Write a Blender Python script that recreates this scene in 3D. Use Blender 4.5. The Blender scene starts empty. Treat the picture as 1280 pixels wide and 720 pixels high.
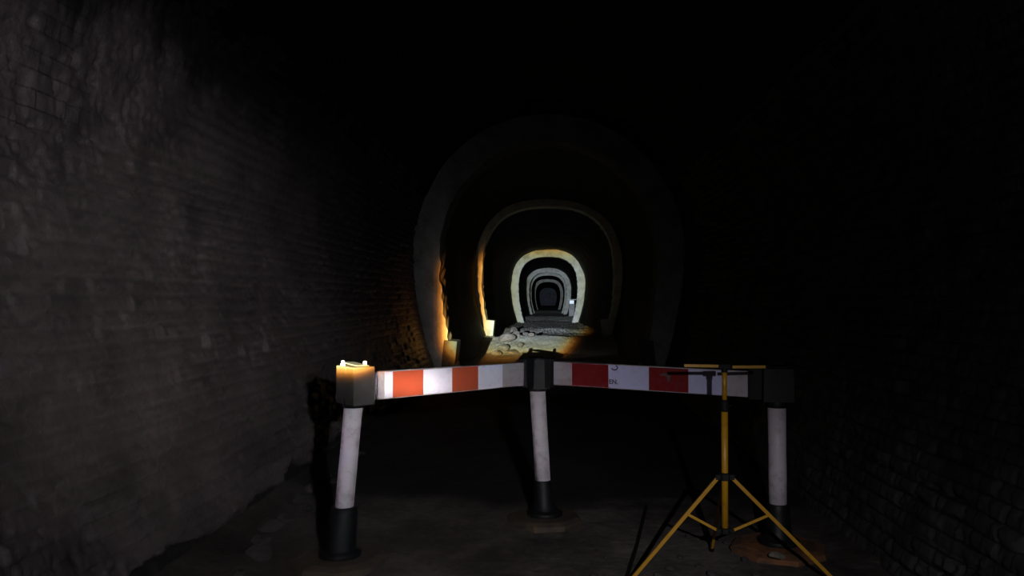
import bpy, bmesh, math, random
import numpy as np
from mathutils import Vector, Matrix
random.seed(7)
rng = np.random.RandomState(11)
S = bpy.context.scene
COL = S.collection
F = 1000.0; VX, VY = 685.0, 375.0; CH = 1.42      # focal length in pixels, vanishing point of the tunnel, eye height

def at(px, py, Y):            # pixel + depth -> world
    return Vector(((px-VX)/F*Y, Y, CH-(py-VY)/F*Y))

# ------------------------------------------------------------------ materials
def new_mat(name):
    m = bpy.data.materials.new(name); m.use_nodes = True
    nt = m.node_tree
    return m, nt, nt.nodes['Principled BSDF']
def N(nt, t, **kw):
    n = nt.nodes.new(t)
    for k, v in kw.items(): setattr(n, k, v)
    return n
def noise(nt, scale, detail=6, rough=.6, vec=None):
    n = N(nt, 'ShaderNodeTexNoise'); n.inputs['Scale'].default_value = scale
    n.inputs['Detail'].default_value = detail; n.inputs['Roughness'].default_value = rough
    if vec is not None: nt.links.new(vec, n.inputs['Vector'])
    return n
def ramp(nt, fac, stops):
    r = N(nt, 'ShaderNodeValToRGB'); e = r.color_ramp.elements
    while len(e) < len(stops): e.new(.5)
    for i, (p, c) in enumerate(stops):
        e[i].position = p; e[i].color = (*c, 1)
    nt.links.new(fac, r.inputs[0]); return r
def mixc(nt, fac, a, b, mode='MIX'):
    n = N(nt, 'ShaderNodeMix', data_type='RGBA', blend_type=mode)
    if isinstance(fac, float): n.inputs[0].default_value = fac
    else: nt.links.new(fac, n.inputs[0])
    for i, v in ((6, a), (7, b)):
        if isinstance(v, tuple): n.inputs[i].default_value = (*v, 1)
        else: nt.links.new(v, n.inputs[i])
    return n.outputs[2]
def bump(nt, bs, height, strength, dist, prev=None):
    b = N(nt, 'ShaderNodeBump'); b.inputs['Strength'].default_value = strength
    b.inputs['Distance'].default_value = dist
    nt.links.new(height, b.inputs['Height'])
    if prev is not None: nt.links.new(prev, b.inputs['Normal'])
    nt.links.new(b.outputs[0], bs.inputs['Normal']); return b.outputs[0]

def dirty(name, base, dark, scale=9, rough=.55, lo=.42, hi=.68, bd=.0015, metallic=0, spec=.4):
    m, nt, bs = new_mat(name)
    tc = N(nt, 'ShaderNodeTexCoord')
    n = noise(nt, scale, 8, .7, tc.outputs['Object'])
    r = ramp(nt, n.outputs[0], [(lo, base), (hi, dark)])
    nt.links.new(r.outputs[0], bs.inputs['Base Color'])
    bs.inputs['Roughness'].default_value = rough; bs.inputs['Metallic'].default_value = metallic
    bs.inputs['Specular IOR Level'].default_value = spec
    if bd: bump(nt, bs, n.outputs[0], .6, bd)
    return m

def brick_mat(name, render_col, brick_a, brick_b, mortar, render_amt, rough, spec, top=None):
    m, nt, bs = new_mat(name)
    uv = N(nt, 'ShaderNodeUVMap'); tc = N(nt, 'ShaderNodeTexCoord')
    br = N(nt, 'ShaderNodeTexBrick'); nt.links.new(uv.outputs[0], br.inputs['Vector'])
    br.inputs['Scale'].default_value = 1; br.inputs['Brick Width'].default_value = .23
    br.inputs['Row Height'].default_value = .08; br.inputs['Mortar Size'].default_value = .006
    br.inputs['Mortar Smooth'].default_value = .6
    for k, c in (('Color1', brick_a), ('Color2', brick_b), ('Mortar', mortar)): br.inputs[k].default_value = (*c, 1)
    n1 = noise(nt, 1.1, 8, .65, tc.outputs['Object'])
    n2 = noise(nt, 24, 8, .75, tc.outputs['Object'])
    mask = ramp(nt, n1.outputs[0], [(render_amt-.07, (0,)*3), (render_amt+.07, (1,)*3)])
    ren = ramp(nt, n2.outputs[0], [(.35, render_col), (.62, tuple(c*.55 for c in render_col))])
    col = mixc(nt, mask.outputs[0], ren.outputs[0], br.outputs[0])
    n3 = noise(nt, 3.2, 5, .6, tc.outputs['Object'])
    soot = ramp(nt, n3.outputs[0], [(.35, (1.25, 1.2, 1.2)), (.7, (.45, .45, .45))])
    col = mixc(nt, 1.0, col, soot.outputs[0], 'MULTIPLY')
    if top:      # limewash and render end at a ragged line; bare sooty brick above
        sv = N(nt, 'ShaderNodeSeparateXYZ'); nt.links.new(uv.outputs[0], sv.inputs[0])
        ad = N(nt, 'ShaderNodeMath', operation='MULTIPLY_ADD'); nt.links.new(n1.outputs[0], ad.inputs[0]); ad.inputs[1].default_value = 1.5
        nt.links.new(sv.outputs[1], ad.inputs[2])
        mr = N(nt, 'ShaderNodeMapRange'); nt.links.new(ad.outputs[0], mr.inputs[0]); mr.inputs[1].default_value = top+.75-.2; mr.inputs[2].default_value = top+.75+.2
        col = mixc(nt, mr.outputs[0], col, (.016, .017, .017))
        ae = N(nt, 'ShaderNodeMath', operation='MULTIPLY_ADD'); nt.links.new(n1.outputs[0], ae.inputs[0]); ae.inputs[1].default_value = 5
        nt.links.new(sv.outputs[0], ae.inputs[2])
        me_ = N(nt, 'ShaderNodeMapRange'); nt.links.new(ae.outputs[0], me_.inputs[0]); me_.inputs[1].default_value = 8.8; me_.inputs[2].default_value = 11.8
        col = mixc(nt, me_.outputs[0], col, mixc(nt, 1.0, br.outputs[0], (.36, .40, .48), 'MULTIPLY'))      # uncoated brick, darker and bluer further in
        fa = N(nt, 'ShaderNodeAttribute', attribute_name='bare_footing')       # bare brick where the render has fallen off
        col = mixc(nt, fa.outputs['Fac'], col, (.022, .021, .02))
    nt.links.new(col, bs.inputs['Base Color'])
    bs.inputs['Roughness'].default_value = rough; bs.inputs['Specular IOR Level'].default_value = spec
    b1 = bump(nt, bs, br.outputs['Fac'], -.35, .008)
    b2 = bump(nt, bs, n2.outputs[0], .7, .008, b1)
    n4 = noise(nt, 60, 4, .7, tc.outputs['Object'])
    bump(nt, bs, n4.outputs[0], .6, .004, b2)
    return m

M = {}
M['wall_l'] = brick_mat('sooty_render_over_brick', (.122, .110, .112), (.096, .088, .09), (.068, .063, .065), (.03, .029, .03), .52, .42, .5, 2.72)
M['wall_r'] = brick_mat('dark_engine_brick', (.055, .057, .06), (.066, .067, .067), (.046, .047, .048), (.018, .018, .018), .38, .6, .3)
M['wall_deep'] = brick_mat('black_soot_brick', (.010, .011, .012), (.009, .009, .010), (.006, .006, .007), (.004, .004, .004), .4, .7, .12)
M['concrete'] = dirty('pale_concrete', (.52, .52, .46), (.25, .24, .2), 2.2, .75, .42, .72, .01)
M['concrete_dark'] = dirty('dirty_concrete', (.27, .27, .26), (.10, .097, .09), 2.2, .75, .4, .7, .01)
M['black_plastic'] = dirty('weathered_black_plastic', (.0052, .0064, .007), (.003, .004, .005), 30, .5, bd=.0006, spec=.2)
M['pale_head_plastic'] = dirty('lighter_black_plastic', (.030, .030, .029), (.021, .021, .020), 30, .6, bd=.0006)  # left head block only, paler than the other heads
M['white_plastic'] = dirty('scuffed_white_plastic', (.46, .43, .47), (.22, .20, .22), 16, .5, .5, .78, .0008)
M['grey_plastic'] = dirty('dull_white_plastic', (.34, .32, .35), (.20, .19, .21), 22, .55, .48, .8, .0006)
M['yellow'] = dirty('yellow_painted_steel', (.34, .175, .008), (.18, .085, .006), 40, .4, .5, .8, .0003)
M['black_rubber'] = dirty('black_rubber', (.004, .004, .004), (.007, .007, .007), 30, .7, spec=.2)
M['rust'] = dirty('rusty_plate', (.15, .062, .022), (.05, .028, .016), 9, .8, .4, .62, .004)
M['rust_dim'] = dirty('muddy_plate', (.05, .034, .02), (.025, .02, .015), 9, .8, .4, .62, .004)
M['steel'] = dirty('galvanised_bolt', (.6, .6, .58), (.4, .4, .38), 60, .4, metallic=.3)
M['stone'] = dirty('rubble_stone', (.14, .12, .095), (.06, .05, .04), 5, .85, bd=.01)
M['stone_dark'] = dirty('dark_stone', (.035, .031, .029), (.018, .017, .016), 20, .85, bd=.004)
M['ink'] = dirty('faded_black_ink', (.04, .035, .06), (.10, .09, .13), 120, .7, bd=0)
M['arm_shadow'] = dirty('painted_arm_shadow', (.10, .05, .05), (.05, .05, .045), 40, .8, .4, .6, bd=0)  # tone of the stand arm's shadow, painted on the right rail
M['bright_enamel'] = dirty('white_enamel', (.85, .9, .95), (.6, .65, .7), 8, .3, bd=0)

def sheeting(name, stops, red, white):
    """Striped reflective sheeting: hard colour steps along the local X axis (stops in metres, alternating white / red)."""
    m, nt, bs = new_mat(name)
    tc = N(nt, 'ShaderNodeTexCoord'); sx = N(nt, 'ShaderNodeSeparateXYZ'); nt.links.new(tc.outputs['Object'], sx.inputs[0])
    L = 2.0
    mr = N(nt, 'ShaderNodeMath', operation='DIVIDE'); nt.links.new(sx.outputs[0], mr.inputs[0]); mr.inputs[1].default_value = L
    cs = [(0, (0,)*3)] + [(s/L, ((1,)*3 if i % 2 == 0 else (0,)*3)) for i, s in enumerate(stops)]
    r = ramp(nt, mr.outputs[0], cs); r.color_ramp.interpolation = 'CONSTANT'
    n = noise(nt, 26, 8, .75, tc.outputs['Object'])
    rr = ramp(nt, n.outputs[0], [(.45, red), (.75, tuple(c*.75+.02 for c in red))])
    ww = ramp(nt, n.outputs[0], [(.50, white), (.80, tuple(c*.72 for c in white))])
    nt.links.new(mixc(nt, r.outputs[0], ww.outputs[0], rr.outputs[0]), bs.inputs['Base Color'])
    bs.inputs['Roughness'].default_value = .45; bs.inputs['Specular IOR Level'].default_value = .2
    return m

# ground
m, nt, bs = new_mat('muddy_tunnel_floor'); M['floor'] = m
tc = N(nt, 'ShaderNodeTexCoord')
mp = N(nt, 'ShaderNodeMapping'); nt.links.new(tc.outputs['Object'], mp.inputs[0]); mp.inputs['Scale'].default_value = (1, .9, 1)
n1 = noise(nt, .9, 8, .65, mp.outputs[0]); n2 = noise(nt, 18, 8, .7, tc.outputs['Object'])
mp2 = N(nt, 'ShaderNodeMapping'); nt.links.new(tc.outputs['Object'], mp2.inputs[0]); mp2.inputs['Scale'].default_value = (.22, .16, 1)
n3 = noise(nt, 1.0, 3, .5, mp2.outputs[0])
c1 = ramp(nt, n1.outputs[0], [(.36, (.12, .11, .10)), (.54, (.055, .048, .043)), (.66, (.022, .018, .015))])
c2 = ramp(nt, n2.outputs[0], [(.3, (1.2, 1.2, 1.2)), (.7, (.5, .5, .5))])
c = mixc(nt, 1.0, c1.outputs[0], c2.outputs[0], 'MULTIPLY')
c3 = ramp(nt, n3.outputs[0], [(.40, (.55, .54, .48)), (.60, (.75, .74, .66))])
# deep in, the floor colour is raised to brighten the torch-lit stretch
sy = N(nt, 'ShaderNodeSeparateXYZ'); nt.links.new(tc.outputs['Object'], sy.inputs[0])
mr = N(nt, 'ShaderNodeMapRange'); nt.links.new(sy.outputs[1], mr.inputs[0]); mr.inputs[1].default_value = 14; mr.inputs[2].default_value = 19
far = mixc(nt, .2, mixc(nt, 1.0, c3.outputs[0], c2.outputs[0], 'MULTIPLY'), c1.outputs[0])
ma = N(nt, 'ShaderNodeMath', operation='MULTIPLY_ADD'); nt.links.new(n1.outputs[0], ma.inputs[0]); ma.inputs[1].default_value = 1.6; nt.links.new(sy.outputs[1], ma.inputs[2])
mb = N(nt, 'ShaderNodeMapRange'); nt.links.new(ma.outputs[0], mb.inputs[0]); mb.inputs[1].default_value = 6.1; mb.inputs[2].default_value = 6.7
mid_floor = mixc(nt, mb.outputs[0], c, mixc(nt, 1.0, c, (.22, .22, .24), 'MULTIPLY'))      # floor colour much darker past the barrier
nt.links.new(mixc(nt, mr.outputs[0], mid_floor, far), bs.inputs['Base Color'])
bs.inputs['Roughness'].default_value = .8
b = bump(nt, bs, n2.outputs[0], .7, .012); 
M['floor'].node_tree.nodes['Principled BSDF'].inputs['Specular IOR Level'].default_value = .3

# ------------------------------------------------------------------ mesh helpers
def link(name, me, mat, parent=None, smooth=False):
    o = bpy.data.objects.new(name, me); COL.objects.link(o)
    if mat is not None: me.materials.append(mat)
    if parent is not None: o.parent = parent
    if smooth:
        for p in me.polygons: p.use_smooth = True
    return o
def obj(name, bm, mat, parent=None, smooth=False, bevel=0):
    bmesh.ops.recalc_face_normals(bm, faces=bm.faces)
    me = bpy.data.meshes.new(name); bm.to_mesh(me); bm.free()
    o = link(name, me, mat, parent, smooth)
    if bevel:
        md = o.modifiers.new('bevel', 'BEVEL'); md.width = bevel; md.segments = 2; md.limit_method = 'ANGLE'
    return o
def empty(name, loc, label, cat, group=None, rotz=0):
    o = bpy.data.objects.new(name, None); COL.objects.link(o)
    o.location = loc; o.rotation_euler = (0, 0, rotz); o.empty_display_size = .1
    return tag(o, label, cat, group)
def tag(o, label, cat, group=None):
    o['label'] = label; o['category'] = cat
    if group: o['group'] = group
    return o
def struct(o):
    o['kind'] = 'structure'; return o
def box(bm, c, s, rot=None, taper=1.0):
    r = bmesh.ops.create_cube(bm, size=1)
    for v in r['verts']:
        v.co = Vector((v.co.x*s[0], v.co.y*s[1], v.co.z*s[2]))
        if v.co.z < 0: v.co.x *= taper; v.co.y *= taper
        if rot is not None: v.co = rot @ v.co
        v.co += Vector(c)
    return r['verts']
def tube(bm, a, b, r1, r2=None, seg=20):
    a = Vector(a); b = Vector(b); d = b-a
    r = bmesh.ops.create_cone(bm, cap_ends=True, segments=seg, radius1=r1, radius2=r1 if r2 is None else r2, depth=d.length)
    q = d.to_track_quat('Z', 'Y').to_matrix()
    for v in r['verts']: v.co = q @ v.co + (a+b)/2
    return r['verts']
def lathe(bm, prof, seg=28):
    rings = []
    for (r, z) in prof:
        rings.append([bm.verts.new((r*math.cos(2*math.pi*i/seg), r*math.sin(2*math.pi*i/seg), z)) for i in range(seg)])
    for a, b in zip(rings, rings[1:]):
        for i in range(seg):
            bm.faces.new((a[i], a[(i+1) % seg], b[(i+1) % seg], b[i]))
    bm.faces.new(rings[0][::-1]); bm.faces.new(rings[-1])
def shear(o_bm, kx, ky=0):
    for v in o_bm.verts: v.co.x += kx*v.co.z; v.co.y += ky*v.co.z

# ------------------------------------------------------------------ numpy noise
TAB = rng.rand(256, 256)
def vnoise(x, y):
    xi = np.floor(x).astype(int); yi = np.floor(y).astype(int)
    fx = x-xi; fy = y-yi; fx = fx*fx*(3-2*fx); fy = fy*fy*(3-2*fy)
    g = lambda i, j: TAB[i % 256, j % 256]
    return (g(xi, yi)*(1-fx)+g(xi+1, yi)*fx)*(1-fy)+(g(xi, yi+1)*(1-fx)+g(xi+1, yi+1)*fx)*fy
def fbm(x, y, o=4, g=.5):
    s = 0; a = 1; t = 0
    for i in range(o):
        s = s+a*vnoise(x*2**i+17*i, y*2**i+31*i); t += a; a *= g
    return s/t

# ------------------------------------------------------------------ tunnel section
WB, WM, ZS, ZC = 1.78, 2.20, 2.20, 4.45
def half(z): return WB+(WM-WB)*math.sin(math.pi/2*min(max(z/ZS, 0), 1))
def section(inset=0.0, nwall=24, narch=28, z0=0.0, sq=2.0):
    """right-hand half: list of (x, z, nx, nz) from floor to crown; inset moves inward."""
    pts = []
    for i in range(nwall): 
        z = z0+(ZS-z0)*i/nwall; pts.append((half(z), z, -1, 0))
    for i in range(narch+1):
        a = math.pi/2*i/narch; pts.append((WM*max(math.cos(a), 0)**(2/sq), ZS+(ZC-ZS)*math.sin(a)**(2/sq), -math.cos(a), -math.sin(a)))
    return [(x+nx*inset, z+nz*inset, nx, nz) for x, z, nx, nz in pts]

def grid_obj(name, P, UV, mat):
    n, m_ = P.shape[:2]
    me = bpy.data.meshes.new(name)
    idx = np.arange(n*m_).reshape(n, m_)
    q = np.stack([idx[:-1, :-1], idx[1:, :-1], idx[1:, 1:], idx[:-1, 1:]], -1).reshape(-1, 4)
    me.vertices.add(n*m_); me.vertices.foreach_set('co', P.reshape(-1).astype(np.float32))
    me.loops.add(q.size); me.loops.foreach_set('vertex_index', q.reshape(-1).astype(np.int32))
    me.polygons.add(len(q)); me.polygons.foreach_set('loop_start', np.arange(0, q.size, 4, dtype=np.int32))
    me.polygons.foreach_set('loop_total', np.full(len(q), 4, dtype=np.int32))
    me.update(calc_edges=True)
    uvl = me.uv_layers.new(name='UVMap')
    uvl.data.foreach_set('uv', UV.reshape(-1, 2)[q.reshape(-1)].reshape(-1).astype(np.float32))
    me.polygons.foreach_set('use_smooth', np.ones(len(q), dtype=bool))
    return struct(link(name, me, mat))

def brick_height(u, v, wob=.014):
    v = v+wob*(fbm(u*1.3, v*2.0, 3)-.5)*2.4
    row = np.floor(v/.08); uu = u+(row % 2)*.115+TAB[(row.astype(int)*7) % 256, 3]*.05
    bi = np.floor(uu/.23)
    dv = np.abs((v/.08) % 1-.5)*2; du = np.abs((uu/.23) % 1-.5)*2
    e = np.minimum((1-dv)*.04, (1-du)*.115)          # distance to the joint in metres
    h = np.clip(e/.013, 0, 1)**.6
    r = TAB[bi.astype(int) % 256, row.astype(int) % 256]
    return h*(.45+.55*r), r

def near_wall(name, side, mat, seed, smoothness):
    ys = [-1.0]
    while ys[-1] < 1.6: ys.append(ys[-1]+.15)
    while ys[-1] < 13.2: ys.append(ys[-1]*1.0042)
    ys = np.array(ys)
    zs = np.concatenate([np.arange(0.0, 2.2, .014), np.arange(2.2, 3.3, .02)])     # arc length up the wall
    Y, Z = np.meshgrid(ys, zs, indexing='ij')
    W = WB+(WM-WB)*np.sin(np.pi/2*np.clip(Z/ZS, 0, 1)); TH = np.clip(Z-ZS, 0, 9)/WM
    h, r = brick_height(Y+seed, Z)
    mask = np.clip((fbm(Y*.9+seed, Z*.9+5, 5, .55)-.47)*9+.5, 0, 1)     # 1 = bare brick, 0 = covered by render
    mask = mask*(1-smoothness)+(1-smoothness)*.25
    if side < 0: mask = np.maximum(mask, .9*np.clip((Y-5.6-1.2*(fbm(Y*2, Z*2, 3)-.5))/1.6, 0, 1)*np.clip((2.6-Z)/.5, 0, 1))
    lump = (fbm(Y*1.1+seed, Z*1.1, 3, .5)-.5)*.05+(fbm(Y*5+seed, Z*5, 5, .6)-.5)*.014
    lump = lump-.016*np.clip((fbm(Y*8+seed*3, Z*12, 4, .6)-.615)*9, 0, 1)-.012*np.clip((fbm(Y*22+seed, Z*24, 2)-.62)*9, 0, 1)
    d = h*.030*mask+lump
    holes = np.clip((r-.93)*20, 0, 1)*np.clip(h*2, 0, 1)*.05*mask
    d = d-holes
    if side < 0:   # the render stops at a ragged edge above the floor; the footing behind it is recessed
        edge = .20+.13*(fbm(Y*1.9, Y*0+3, 5, .6)-.5)*2+.05*(fbm(Y*11, Y*0+9, 3)-.5)
        foot = np.clip((edge-Z)/.02, 0, 1)
        d = d*(1-foot)+(-.15+.5*lump)*foot
    else: foot = Z*0
    X = side*np.where(Z > ZS, (WM-d)*np.cos(TH), W-d); ZZ = np.where(Z > ZS, ZS+(ZC-ZS-d)*np.sin(TH), Z)
    o = grid_obj(name, np.stack([X, Y, ZZ], -1), np.stack([Y, Z], -1), mat)
    at_ = o.data.attributes.new('bare_footing', 'FLOAT', 'POINT'); at_.data.foreach_set('value', foot.reshape(-1).astype(np.float32))
    return o
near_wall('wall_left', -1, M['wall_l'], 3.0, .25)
near_wall('wall_right', 1, M['wall_r'], 40.0, 0.0)

def vault(name, y0, y1, step, mat, lo_wall, amp):
    ys = np.arange(y0, y1+step, step)
    half_ = section(sq=2.5 if lo_wall else 2.0)
    if not lo_wall: half_ = half_[31:]
    pts = [(-x, z, -nx, nz) for x, z, nx, nz in half_]+[(x, z, nx, nz) for x, z, nx, nz in half_[::-1][1:]]
    pts = np.array(pts); s = np.concatenate([[0], np.cumsum(np.hypot(np.diff(pts[:, 0]), np.diff(pts[:, 1])))])
    Y = np.repeat(ys[:, None], len(pts), 1); Sg = np.repeat(s[None], len(ys), 0)
    d = (fbm(Y*1.1, Sg*1.1, 4, .55)-.5)*amp
    if not lo_wall: d[:, 0] = 0; d[:, -1] = 0
    X = pts[None, :, 0]+pts[None, :, 2]*d; Z = pts[None, :, 1]+pts[None, :, 3]*d
    return grid_obj(name, np.stack([X, Y, Z], -1), np.stack([Y, Sg], -1), mat)
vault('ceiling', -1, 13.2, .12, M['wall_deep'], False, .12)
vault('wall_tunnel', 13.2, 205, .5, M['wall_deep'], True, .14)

# added end wall; its blue-grey colour stands in for distant haze
bm = bmesh.new()
hs = section(-.1, sq=2.5)
ring = [bm.verts.new((-x, 200, z)) for x, z, _, _ in hs]+[bm.verts.new((x, 200, z)) for x, z, _, _ in hs[::-1][1:]]
r2 = bmesh.ops.extrude_face_region(bm, geom=[bm.faces.new(ring)])
for v in r2['geom']:
    if isinstance(v, bmesh.types.BMVert): v.co.y += .4
M['end'] = dirty('haze_end_wall', (.20, .21, .25), (.10, .105, .13), 1.2, .8)
struct(obj('wall_back', bm, M['end']))

# floor
ys = [-1.0]
while ys[-1] < 1.5: ys.append(ys[-1]+.1)
while ys[-1] < 205: ys.append(ys[-1]*1.006)
ys = np.array(ys); xs = np.linspace(-2.0, 2.0, 190)
Y, X = np.meshgrid(ys, xs, indexing='ij')
Zf = (fbm(X*1.3+9, Y*1.3, 5, .55)-.5)*.07+(fbm(X*9, Y*9, 3)-.5)*.018
far_ = np.clip((Y-16)/6, 0, 1)
Zf += far_*((fbm(X*.35, Y*.16+4, 3)-.5)*.10)
Zf += far_*(rng.rand(*Y.shape)-.5)*.075*np.clip(Y/30, .6, 1.6)*(fbm(X*.8, Y*.25, 2)*1.2)      # loose broken ballast
for yc, h_, w_, dc in ((21.2, .30, 2.6, 6), (31.5, .16, 1.6, 9), (52, .26, 3.0, 10), (84, .25, 4, 12)):    # banks of silt lying across the floor, steep on the near side
    yy = Y-yc-.5*np.sin(X*1.7+yc)
    Zf += h_*np.clip(yy/w_, 0, 1)**.8*np.exp(-np.maximum(yy-w_, 0)/dc)
near_ = np.clip((8-Y)/3, 0, 1)
Zf = Zf*(1-.55*near_)-.02*near_
Zf += .10*np.clip((np.abs(X)-1.5)/.5, 0, 1)**1.5
grid_obj('floor', np.stack([X, Y, Zf], -1), np.stack([X, Y], -1), M['floor'])
def floor_z(x, y):
    i = min(max(np.searchsorted(ys, y), 1), len(ys)-1); j = min(max(int(round((x+2)/4*189)), 0), 189)
    return float(Zf[i, j])

# ------------------------------------------------------------------ concrete ribs
def rib(n, y, depth, inset, mat, seed, blocks=True):
    bm = bmesh.new()
    sq = 2.0 if n == 1 else 2.5
    out = section(-.09, sq=sq); inn = section(inset, sq=sq)
    full = lambda p: [(-x, z) for x, z, _, _ in p]+[(x, z) for x, z, _, _ in p[::-1][1:]]
    o_, i_ = full(out), full(inn)
    k = len(o_); nd = 3
    rows = []
    for j in range(nd+1):
        yy = y+depth*j/nd
        rows.append([bm.verts.new((x, yy, z-.05 if q in (0, k-1) else z)) for q, (x, z) in enumerate(i_)])
    f = [bm.verts.new((x, y, z-.05 if q in (0, k-1) else z)) for q, (x, z) in enumerate(o_)]
    b = [bm.verts.new((x, y+depth, z-.05 if q in (0, k-1) else z)) for q, (x, z) in enumerate(o_)]
    rnd = random.Random(seed)
    for r in rows:
        for v in r:
            if v.co.z < 2.2: v.co.x *= 1+.055*(1-max(v.co.z, 0)/2.2)
            a = rnd.uniform(-.02, .02); v.co.x += a; v.co.z += a*.4
    seq = [f]+rows+[b]
    for A, B in zip(seq, seq[1:]):
        for q in range(k-1): bm.faces.new((A[q], A[q+1], B[q+1], B[q]))
    for q in range(k-1): bm.faces.new((b[q], b[q+1], f[q+1], f[q]))
    for q in (0, k-1): bm.faces.new([s[q] for s in seq])
    if blocks:
        for sx in (-1, 1):
            h = .85+.15*rnd.random()
            box(bm, (sx*(half(.4)-inset*.5+(.06 if n == 1 else -.01)), y+depth*.5-.03, h/2-.05), (inset+.04, depth+.10, h), Matrix.Rotation(-sx*.10, 3, 'Y'))
    o = obj('trim_%d' % n, bm, mat)
    if n == 1:      # footings against the first rib, coloured dark in place of weaker light
        for k_, sx in ((7, -1), (8, 1)):
            bb = bmesh.new(); box(bb, (sx*1.63, y+.25, .33), (.22, .55, .86), Matrix.Rotation(-sx*.10, 3, 'Y'))
            struct(obj('trim_%d' % k_, bb, M['footing'], bevel=.015))
    return struct(o)
M['footing'] = dirty('shade_darkened_footing', (.035, .033, .022), (.015, .014, .01), 9, .8, bd=.01)
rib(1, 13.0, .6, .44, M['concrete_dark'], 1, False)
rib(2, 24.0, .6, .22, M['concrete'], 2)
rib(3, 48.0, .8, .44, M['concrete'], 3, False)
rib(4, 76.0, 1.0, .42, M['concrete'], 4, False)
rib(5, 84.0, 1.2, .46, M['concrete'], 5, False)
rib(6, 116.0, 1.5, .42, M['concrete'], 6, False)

# ------------------------------------------------------------------ barrier posts
def post(base, kx, head_rot, head, plate_mat, plate_rot, label, lid, tube_z, stub_r=.075, wings=(), plate_r=.25, hm='black_plastic'):
    root = empty('barrier_post', base, label, 'barrier post', 'posts of the red and white barrier')
    z0, z1 = tube_z
    # ground plate: a rough, slightly dished octagon
    bm = bmesh.new()
    prof = [(plate_r, -.02), (plate_r, .012), (plate_r*.82, .03), (plate_r*.45, .034)]
    lathe(bm, prof, 8)
    for v in bm.verts:
        v.co = Matrix.Rotation(plate_rot, 3, 'Z') @ v.co
        v.co.x += random.uniform(-.012, .012); v.co.y = v.co.y*1.0+random.uniform(-.012, .012)
    obj('base_plate', bm, plate_mat, root, bevel=.004)
    bm = bmesh.new()
    lathe(bm, [(.115, .03), (.115, .055), (.085, .07), (stub_r, .11), (stub_r*.93, z0-.03), (stub_r*.86, z0+.012)], 28)
    shear(bm, kx); obj('base_socket', bm, M['black_plastic'], root, True, .003)
    bm = bmesh.new(); lathe(bm, [(.0500, z0-.04), (.0505, z0+.2), (.0495, (z0+z1)/2), (.051, z1+.02)], 32)
    shear(bm, kx); obj('post_tube', bm, M['white_plastic'], root, True)
    bm = bmesh.new()
    zt, zb, sx, sy = head
    lathe(bm, [(.058, z1), (.060, z1+.01), (.060, zb+.03)], 28)
    shear(bm, kx); obj('collar', bm, M['black_plastic'], root, True, .002)
    hx = kx*(zt+zb)/2
    R = Matrix.Rotation(head_rot, 3, 'Z')
    bm = bmesh.new()
    box(bm, (0, 0, (zt+zb)/2), (sx, sy, zt-zb), None, 1.03)
    # raised corner ribs of the moulding
    for a, b_ in ((-1, -1), (1, -1), (-1, 1), (1, 1)):
        box(bm, (a*(sx/2-.006), b_*(sy/2-.006), (zt+zb)/2-.002), (.013, .013, zt-zb-.004))
    for q in (-.05,):
        box(bm, (q*sx*.8, -sy/2, (zt+zb)/2), (.003, .002, zt-zb-.02))
        box(bm, (-sx/2, q*sy*.8, (zt+zb)/2), (.002, .003, zt-zb-.02))
    for v in bm.verts: v.co = R @ v.co + Vector((hx, 0, 0))
    obj('head_block', bm, M[hm], root, bevel=.005)
    for (ang, length, drop) in wings:      # sleeves that hold the rail ends
        Rw = Matrix.Rotation(ang, 3, 'Z'); bm = bmesh.new()
        c = Rw @ Vector((length/2+.02, 0, 0))
        for dy in (-1, 1): box(bm, (0, dy*.031, 0), (length, .010, .19))
        for dz in (-1, 1): box(bm, (0, 0, dz*.090), (length, .07, .010))
        for dx in (-.45, .45):
            for dy in (-1, 1): box(bm, (dx*length, dy*.038, 0), (.010, .006, .2))
        for v in bm.verts: v.co = Rw @ v.co + Vector((c.x+hx, c.y, 1.42-.98+.51+drop))
        obj('rail_sleeve', bm, M['black_plastic'], root, bevel=.003)
    if lid:
        bm = bmesh.new()
        vs = box(bm, (0.0, 0, 0), (sx*.62, sy*.86, .007), Matrix.Rotation(.05, 3, 'Y') @ Matrix.Rotation(.05, 3, 'X'))
        for v in bm.verts: v.co = R @ v.co + Vector((hx, 0, zt+.010))
        obj('lid_flap', bm, M[hm], root, bevel=.002)
        for (bx_, by_) in ((-.036, .075), (.040, -.035)) if lid == 2 else ():
            bm = bmesh.new(); c = R @ Vector((bx_, by_, 0)) + Vector((hx, 0, 0))
            tube(bm, (c.x, c.y, zt-.004), (c.x, c.y, zt+.010), .014, seg=6)
            tube(bm, (c.x, c.y, zt+.009), (c.x, c.y, zt+.026), .009, seg=12)
            obj('bolt', bm, M['steel'], root, bevel=.001)
    return root
# left: nearest
pL = Vector((-1.135, 4.33, 0)); pC = Vector((-.02, 5.20, 0)); pR = Vector((1.315, 4.66, 0))
post(pL, .088, .72, (1.060, .855, .125, .20), M['rust_dim'], .2, 'left barrier post, nearest the left wall, with a lit black head block and bolts', 2, (.285, .835), .082, wings=(), hm='pale_head_plastic')
post(pC, -.058, .0, (1.035, .850, .16, .12), M['rust_dim'], .5, 'middle barrier post at the bend where the two striped rails meet', 1, (.245, .832), .066,
     wings=((math.pi+.70, .09, .0), (-.395, .09, .0)))
post(pR, -.006, -.08, (1.030, .840, .165, .13), M['rust'], .1, 'right barrier post behind the yellow tripod stand', 1, (.245, .805), .07,
     wings=((math.pi-.395, .13, -.01),), plate_r=.27)

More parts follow.
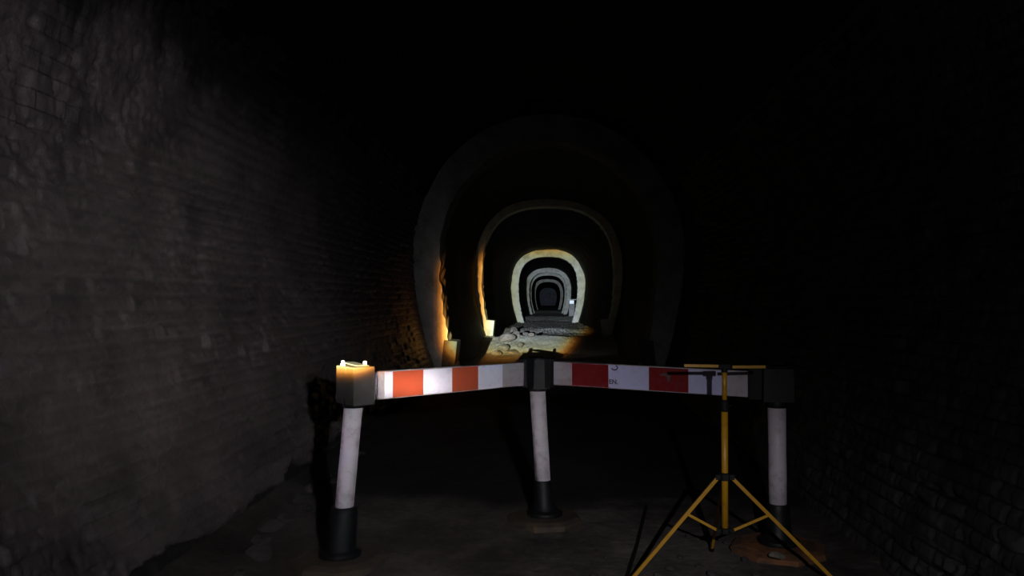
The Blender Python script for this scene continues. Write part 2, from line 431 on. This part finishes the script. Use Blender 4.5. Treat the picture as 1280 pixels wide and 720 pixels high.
# ------------------------------------------------------------------ barrier rails
def rail(name, A, B, z0a, z1a, z0b, z1b, pxs, sheet_px, label, red, white, marks=False):
    """A, B: (x, y) ends in plan; heights of the bottom/top at each end; stripes given by the pixel where each edge is seen."""
    A = Vector((A[0], A[1], 0)); B = Vector((B[0], B[1], 0)); d = B-A; L = d.length; ang = math.atan2(d.y, d.x)
    root = empty(name, (A.x, A.y, 0), label, 'barrier rail', None, ang)
    u = d.normalized(); n = Vector((u.y, -u.x, 0))
    A2 = A+n*.020
    def s_of(px):                   # distance along the rail front where pixel column px meets it
        k = (px-VX)/F
        return (k*A2.y-A2.x)/(u.x-k*u.y)
    def zz(s, t):
        a = z0a+(z1a-z0a)*t; b = z0b+(z1b-z0b)*t; return a+(b-a)*s/L
    def slab(s0, s1, t0, t1, y0, y1, nseg=1):
        bm = bmesh.new(); rings = []
        for i in range(nseg+1):
            s = s0+(s1-s0)*i/nseg
            rings.append([bm.verts.new((s, y, zz(s, t))) for y, t in ((y0, t0), (y1, t0), (y1, t1), (y0, t1))])
        for a, b in zip(rings, rings[1:]):
            for q in range(4): bm.faces.new((a[q], a[(q+1) % 4], b[(q+1) % 4], b[q]))
        bm.faces.new(rings[0][::-1]); bm.faces.new(rings[-1]); return bm
    obj('rail_body', slab(0, L, 0, 1, -.019, .019, 8), M['grey_plastic'], root, bevel=.005)
    a, b = s_of(sheet_px[0]), s_of(sheet_px[1])
    stops = [s_of(p) for p in pxs]
    sh = obj('reflective_sheeting', slab(a, b, .035, .965, -.0215, -.0185, 8), sheeting('striped_sheeting', stops, red, white), root)
    sh['label'] = 'red and white striped reflective sheeting'
    if marks:
        def zat(px, py):
            s = s_of(px); P = A2+u*s
            return s, CH-(py-VY)/F*P.y
        # faded stencil letters and a curl above them
        s, z = zat(760.5, 479)
        cu = bpy.data.curves.new('lettering', 'FONT'); cu.body = 'EN.'; cu.size = .040; cu.extrude = .0003; cu.offset = .0012
        tmp = bpy.data.objects.new('tmp', cu); COL.objects.link(tmp)
        dg = bpy.context.evaluated_depsgraph_get(); me = bpy.data.meshes.new_from_object(tmp.evaluated_get(dg))
        bpy.data.objects.remove(tmp)
        me.transform(Matrix.Translation((s, -.0222, z)) @ Matrix.Rotation(math.pi/2, 4, 'X'))
        link('lettering', me, M['ink'], root)
        bm = bmesh.new(); s, z = zat(767.5, 459)
        prev = None
        for i in range(13):
            t = math.pi*(.35-1.25*i/12); p = Vector((s+.020*math.cos(t), -.0222, z+.014*math.sin(t)))
            if prev: tube(bm, prev, p, .0042, seg=6)
            prev = p
        for v in bm.verts: v.co.y = -.0218+(v.co.y+.0222)*.12
        obj('lettering', bm, M['ink'], root)
        bm = bmesh.new()                      # T-shaped shadow of the stand's arm, painted on the second red block
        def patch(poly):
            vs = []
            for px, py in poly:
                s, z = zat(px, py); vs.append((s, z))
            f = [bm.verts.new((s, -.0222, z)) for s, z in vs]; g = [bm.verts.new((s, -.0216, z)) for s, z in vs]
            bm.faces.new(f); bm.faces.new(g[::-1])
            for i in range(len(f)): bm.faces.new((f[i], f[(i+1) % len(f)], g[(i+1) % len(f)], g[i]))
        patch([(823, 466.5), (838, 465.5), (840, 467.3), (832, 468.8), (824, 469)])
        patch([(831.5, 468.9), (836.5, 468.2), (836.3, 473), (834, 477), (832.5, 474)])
        obj('arm_shadow_mark', bm, M['arm_shadow'], root)
    return root
uL = (pC-pL).normalized()
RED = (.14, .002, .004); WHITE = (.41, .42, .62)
rail('barrier_rail', at(466, 0, 4.36).xy, at(654, 0, 5.17).xy, .872, 1.028, .868, 1.018,
     [489, 527.5, 564.5, 596.5], (479.5, 628), 'left striped rail, its top edge lit by a torch beam', (.38, .062, .026), (.66, .67, .82))  # torch's warm brightening is put into these sheeting colours
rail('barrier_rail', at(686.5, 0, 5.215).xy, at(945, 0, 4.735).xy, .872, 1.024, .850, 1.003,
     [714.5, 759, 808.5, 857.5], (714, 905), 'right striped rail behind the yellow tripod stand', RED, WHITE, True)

# ------------------------------------------------------------------ yellow tripod stand
TY = 4.09; TX = (902.5-VX)/F*TY
t = empty('tripod_stand', (TX, TY, 0), 'yellow folding tripod sign stand standing in front of the right post', 'stand')
def zpx(py): return CH-(py-VY)/F*TY
def xpx(px): return (px-VX)/F*TY-TX
def sqbar(a, b, w, h=None):
    a = Vector(a); b = Vector(b); d = b-a; bm = bmesh.new(); h = h or w
    up = Vector((0, 0, 1)) if abs(d.normalized().z) < .95 else Vector((0, 1, 0))
    X = d.normalized().cross(up).normalized(); Z_ = X.cross(d.normalized())
    vs = []
    for p in (a, b): vs.append([bm.verts.new(p+X*i*w/2+Z_*j*h/2) for i, j in ((-1, -1), (1, -1), (1, 1), (-1, 1))])
    for q in range(4): bm.faces.new((vs[0][q], vs[0][(q+1) % 4], vs[1][(q+1) % 4], vs[1][q]))
    bm.faces.new(vs[0][::-1]); bm.faces.new(vs[1]); return bm
bm = bmesh.new(); tube(bm, (0, 0, zpx(500)), (0, 0, zpx(459)), .0125); obj('upper_pole', bm, M['yellow'], t, True)
bm = bmesh.new(); tube(bm, (0, 0, zpx(656)), (0, 0, zpx(508)), .0165); obj('lower_pole', bm, M['yellow'], t, True)
bm = bmesh.new(); lathe(bm, [(.016, zpx(513)), (.021, zpx(511)), (.021, zpx(501)), (.015, zpx(498))], 20); tube(bm, (0, 0, zpx(506)), (.035, .012, zpx(506)), .006, seg=10)
obj('locking_collar', bm, M['black_rubber'], t, bevel=.002)
cz = zpx(457)
bm = bmesh.new(); box(bm, (0, 0, cz), (.062, .032, .024)); tube(bm, (0, 0, cz-.03), (0, 0, cz), .016); obj('head_clamp', bm, M['black_rubber'], t, bevel=.003)
for a, b, dz in ((853, 896, .003), (912, 952.5, -.002)):
    bm = sqbar((xpx(a), 0, cz+dz*1.3), (xpx(b), 0, cz+dz*.5), .016, .015)
    obj('cross_arm', bm, M['yellow'], t, bevel=.0015)
hz = zpx(592); lz = zpx(659)
bm = bmesh.new(); lathe(bm, [(.018, hz-.022), (.03, hz-.018), (.03, hz+.012), (.018, hz+.018)], 6)
for a in (0, 180, 96): 
    a = math.radians(a); box(bm, (math.cos(a)*.03, math.sin(a)*.03, hz-.005), (.034, .022, .026), Matrix.Rotation(a, 3, 'Z'))
obj('leg_hub', bm, M['black_rubber'], t, bevel=.002)
bm = bmesh.new(); lathe(bm, [(.019, lz-.016), (.028, lz-.012), (.028, lz+.012), (.019, lz+.016)], 6)
for a in (0, 180, 96):
    a = math.radians(a); box(bm, (math.cos(a)*.03, math.sin(a)*.03, lz), (.03, .018, .02), Matrix.Rotation(a, 3, 'Z'))
obj('sliding_hub', bm, M['black_rubber'], t, bevel=.002)
feet = [((xpx(783), -.02), 1), ((xpx(1041), -.02), 1), ((.045, .55), 1)]
for (fx, fy), _ in feet:
    f = Vector((fx, fy, 0.02)); top = Vector((fx, fy, 0)).normalized()*.034+Vector((0, 0, hz-.006))
    f.z = floor_z(TX+fx, TY+fy)+.012
    leg = obj('leg', sqbar(top, f, .015, .018), M['yellow'], t, bevel=.0015)
    bm = bmesh.new(); dd = (f-top).normalized(); tube(bm, f-dd*.03, f+dd*.01, .013, seg=12); obj('rubber_foot', bm, M['black_rubber'], leg)
    k = .345 if abs(fx) > .1 else .36
    mid = top.lerp(f, k)
    lo = Vector((fx, fy, 0)).normalized()*.034+Vector((0, 0, lz))
    obj('brace', sqbar(lo, mid, .006, .013), M['yellow'], t)

# ------------------------------------------------------------------ ground clutter
def stone(name, x, y, s, mat, seed, z=None, sq=.6):
    r = random.Random(seed); bm = bmesh.new(); bmesh.ops.create_icosphere(bm, subdivisions=2, radius=s/2)
    ax = [r.uniform(.7, 1.3), r.uniform(.7, 1.2), sq*r.uniform(.8, 1.2)]
    pl = [(Vector((r.uniform(-1, 1), r.uniform(-1, 1), r.uniform(-1, 1))).normalized(), r.uniform(.28, .42)*s) for _ in range(9)]
    for v in bm.verts:
        for nrm, dd in pl:
            q = v.co.dot(nrm)
            if q > dd: v.co -= nrm*(q-dd)
        v.co = Vector((v.co.x*ax[0], v.co.y*ax[1], v.co.z*ax[2]))
    zmin = min(v.co.z for v in bm.verts)
    zf = floor_z(x, y) if z is None else z
    o = obj(name, bm, mat, bevel=s*.02); o.location = (x, y, zf-zmin-s*.07); return o
def gp(px, py):                    # point of the floor seen at a pixel
    Y = CH/((py-VY)/F); return (px-VX)/F*Y, Y
small = [(905, 672, .05), (926, 694, .06), (870, 700, .045), (848, 690, .05), (835, 706, .06), (888, 712, .07), (822, 714, .05),
         (930, 668, .05), (757, 690, .04), (858, 664, .06), (940, 712, .05), (742, 715, .05)]
for i, (px, py, s) in enumerate(small):
    x, y = gp(px, py)
    tag(stone('stone', x, y, s, M['stone_dark'], i), 'small dark stone lying on the muddy floor around the yellow stand', 'stone', 'small stones around the tripod stand')
x, y = gp(966, 699)
tag(stone('stone', x, y, .085, M['stone'], 77, z=.03), 'pale grey stone on the rusty plate of the right post', 'stone')
# lit rubble by the left side of the tunnel
heap = [(634, 437, .45), (646, 434, .38), (655, 430, .30), (627, 441, .35), (640, 442, .30), (650, 439, .24), (621, 444, .28), (664, 434, .18), (636, 429, .34)]
for i, (px, py, s) in enumerate(heap):
    x, y = gp(px, py)
    tag(stone('rubble_block', x, y, s, M['stone'], 20+i), 'block of brown rubble in the heap at the lit left edge of the floor', 'rubble', 'rubble heap on the left of the tunnel floor')
x, y = gp(627, 423)
tag(stone('boulder', x+.42, y, .50, M['stone'], 55, sq=.9), 'large grey boulder near the left wall beyond the rubble heap', 'boulder')
# dark cable crossing the ground left of the stand
def path_tube(name, pts, r, mat):
    cu = bpy.data.curves.new(name, 'CURVE'); cu.dimensions = '3D'; sp = cu.splines.new('NURBS'); sp.points.add(len(pts)-1)
    for q, p in zip(sp.points, pts): q.co = (*p, 1)
    sp.use_endpoint_u = True; sp.order_u = 4; cu.bevel_depth = r; cu.bevel_resolution = 3
    o = bpy.data.objects.new('tmp', cu); COL.objects.link(o)
    me = bpy.data.meshes.new_from_object(o.evaluated_get(bpy.context.evaluated_depsgraph_get()))
    bpy.data.objects.remove(o)
    for p in me.polygons: p.use_smooth = True
    return link(name, me, mat)
pts = []
for px, py in ((812, 628), (807, 648), (803, 668), (797, 690), (790, 712), (786, 735)):
    x, y = gp(px, py); pts.append((x-.03, y, floor_z(x, y)+.008))
tag(path_tube('cable', pts, .010, M['black_rubber']), 'black cable lying on the floor left of the yellow stand', 'cable')
# debris along the foot of the left wall
for i in range(16):
    y = 3.6+i*.24+random.uniform(-.08, .08); x = -1.72+random.uniform(-.05, .16)
    tag(stone('fallen_brick_lump', x, y, random.uniform(.08, .17), M['stone_dark'], 100+i), 'dark lump of fallen brick at the foot of the left wall', 'rubble', 'fallen lumps along the left wall')
# pale cabinet and shelf glinting on the right of the tunnel
Yc = 58.0
c = empty('equipment_cabinet', (at(714.5, 0, Yc).x, Yc, 0), 'white cabinet with a pale top shelf at the right side deep in the tunnel', 'cabinet')
zt = at(0, 379, Yc).z
bm = bmesh.new(); box(bm, (0, 0, zt/2-.1), (.42, .4, zt+.1)); obj('body', bm, M['concrete_dark'], c, bevel=.02)
bm = bmesh.new(); box(bm, (.05, 0, at(0, 374.5, Yc).z), (.75, .5, .06)); obj('shelf', bm, M['concrete'], c, bevel=.01)
bm = bmesh.new(); box(bm, (.0, -.02, (zt+at(0, 374.5, Yc).z)/2-.05), (.34, .4, .26)); obj('reflector', bm, M['bright_enamel'], c, bevel=.02)

# ------------------------------------------------------------------ light
def spot(name, loc, target, power, size_deg, blend, color, radius):
    l = bpy.data.lights.new(name, 'SPOT'); l.energy = power; l.spot_size = math.radians(size_deg); l.spot_blend = blend
    l.color = color; l.shadow_soft_size = radius
    o = bpy.data.objects.new(name, l); COL.objects.link(o); o.location = loc
    o.rotation_euler = (Vector(target)-Vector(loc)).to_track_quat('-Z', 'Y').to_euler(); return o
FL = Vector((.50, 0, CH+.24))
FLASH = spot('camera_light', FL, FL+Vector((0, 5, 0)), 520, 150, .3, (1.0, .95, 1.0), .018)

# hand torch with a focusing lens: it projects the square chip of its LED, with coloured fringes
TL = Vector((-1.29, 0, CH-.09))
tx0, tx1 = (655-VX)/F, (773-VX)/F           # beam edges as tangents to the tunnel axis
tz0, tz1 = -(443-VY)/F, -(308-VY)/F
cx, cz_ = (tx0+tx1)/2, (tz0+tz1)/2
l = bpy.data.lights.new('torch', 'SPOT'); l.energy = 240000; l.spot_size = math.radians(40); l.spot_blend = .3; l.shadow_soft_size = 0
l.use_nodes = True; nt = l.node_tree; em = nt.nodes['Emission']
to = bpy.data.objects.new('torch', l); COL.objects.link(to); to.location = TL
to.rotation_euler = (math.pi/2, 0, 0)        # looks straight down the tunnel (+Y)
tc = N(nt, 'ShaderNodeTexCoord'); sp = N(nt, 'ShaderNodeSeparateXYZ'); nt.links.new(tc.outputs['Normal'], sp.inputs[0])
def mth(op, a, b=None):
    n = N(nt, 'ShaderNodeMath', operation=op)
    for i, v in enumerate((a, b)):
        if v is None: continue
        if isinstance(v, (int, float)): n.inputs[i].default_value = v
        else: nt.links.new(v, n.inputs[i])
    return n.outputs[0]
az = mth('ABSOLUTE', sp.outputs[2])
u_ = mth('DIVIDE', sp.outputs[0], az); v_ = mth('DIVIDE', sp.outputs[1], az)
RC = .028
qx = mth('SUBTRACT', mth('ABSOLUTE', mth('SUBTRACT', u_, cx)), (tx1-tx0)/2-RC)
qy = mth('SUBTRACT', mth('ABSOLUTE', mth('SUBTRACT', v_, cz_)), (tz1-tz0)/2-RC)
px_ = mth('MAXIMUM', qx, 0.0); py_ = mth('MAXIMUM', qy, 0.0)
dist = mth('SUBTRACT', mth('SQRT', mth('ADD', mth('MULTIPLY', px_, px_), mth('MULTIPLY', py_, py_))), RC)   # >0 outside the beam
rm = ramp(nt, mth('ADD', mth('MULTIPLY', dist, 10.0), .5), [
    (.05, (.60, .70, 1.0)), (.24, (.22, .25, .27)), (.38, (.20, .215, .15)), (.45, (.235, .18, .07)), (.49, (.19, .085, .016)),
    (.55, (.055, .018, .0025)), (.60, (.010, .0038, .0008)), (.66, (.0012, .0008, .0006)), (.78, (.0001, .0001, .0001)), (1.0, (0, 0, 0))])
# extra soft lobe added to the beam to brighten the left rail
du = mth('SUBTRACT', u_, .115); dv = mth('MULTIPLY', mth('SUBTRACT', v_, -.086), 1.7)
lobe = mth('MULTIPLY', mth('EXPONENT', mth('MULTIPLY', mth('ADD', mth('MULTIPLY', du, du), mth('MULTIPLY', dv, dv)), -1000.0)), .012)
lc = N(nt, 'ShaderNodeVectorMath', operation='SCALE'); lc.inputs[0].default_value = (1, .90, .76); nt.links.new(lobe, lc.inputs['Scale'])
la = N(nt, 'ShaderNodeVectorMath', operation='ADD'); nt.links.new(rm.outputs[0], la.inputs[0]); nt.links.new(lc.outputs[0], la.inputs[1])
nt.links.new(la.outputs[0], em.inputs[0])

# lamp beside the camera: emission shaped to a tilted oval that keeps the crown dark
l2 = FLASH.data; l2.use_nodes = True; nt = l2.node_tree; em = nt.nodes['Emission']
FLASH.rotation_euler = (math.pi/2, 0, 0)
tc = N(nt, 'ShaderNodeTexCoord'); sp = N(nt, 'ShaderNodeSeparateXYZ'); nt.links.new(tc.outputs['Normal'], sp.inputs[0])
az = mth('MAXIMUM', mth('ABSOLUTE', sp.outputs[2]), .02)
u2 = mth('SUBTRACT', mth('DIVIDE', sp.outputs[0], az), (340-VX)/F); v2 = mth('SUBTRACT', mth('DIVIDE', sp.outputs[1], az), -(470-VY)/F)
al = mth('SUBTRACT', mth('MULTIPLY', u2, .84), mth('MULTIPLY', v2, .54)); pe = mth('ADD', mth('MULTIPLY', v2, .84), mth('MULTIPLY', u2, .54))
pu = mth('DIVIDE', mth('MAXIMUM', pe, 0.0), .19); pd = mth('DIVIDE', mth('MINIMUM', pe, 0.0), .42); a2 = mth('DIVIDE', al, .62)
ex = mth('ADD', mth('ADD', mth('MULTIPLY', pu, pu), mth('MULTIPLY', pd, pd)), mth('MULTIPLY', a2, a2))
nt.links.new(mth('ADD', mth('EXPONENT', mth('MULTIPLY', ex, -1.0)), .022), em.inputs['Strength'])  # small constant added as even fill outside the oval

w = bpy.data.worlds.new('World'); S.world = w; w.use_nodes = True
w.node_tree.nodes['Background'].inputs[0].default_value = (.5, .55, .6, 1)
w.node_tree.nodes['Background'].inputs[1].default_value = .0002

# ------------------------------------------------------------------ camera
cd = bpy.data.cameras.new('camera'); co = bpy.data.objects.new('camera', cd); COL.objects.link(co)
cd.sensor_width = 36; cd.lens = F/1280*36; cd.clip_end = 400; cd.clip_start = .05
co.location = (0, 0, CH)
yaw = math.atan((VX-640)/F); pitch = math.atan((VY-360)/F)
co.rotation_euler = (math.pi/2+pitch, 0, yaw)
S.camera = co
S.view_settings.view_transform = 'Standard'; S.view_settings.look = 'None'
S.view_settings.exposure = 0; S.view_settings.gamma = 1; S.view_settings.use_curve_mapping = False
S.cycles.max_bounces = 6; S.cycles.diffuse_bounces = 3
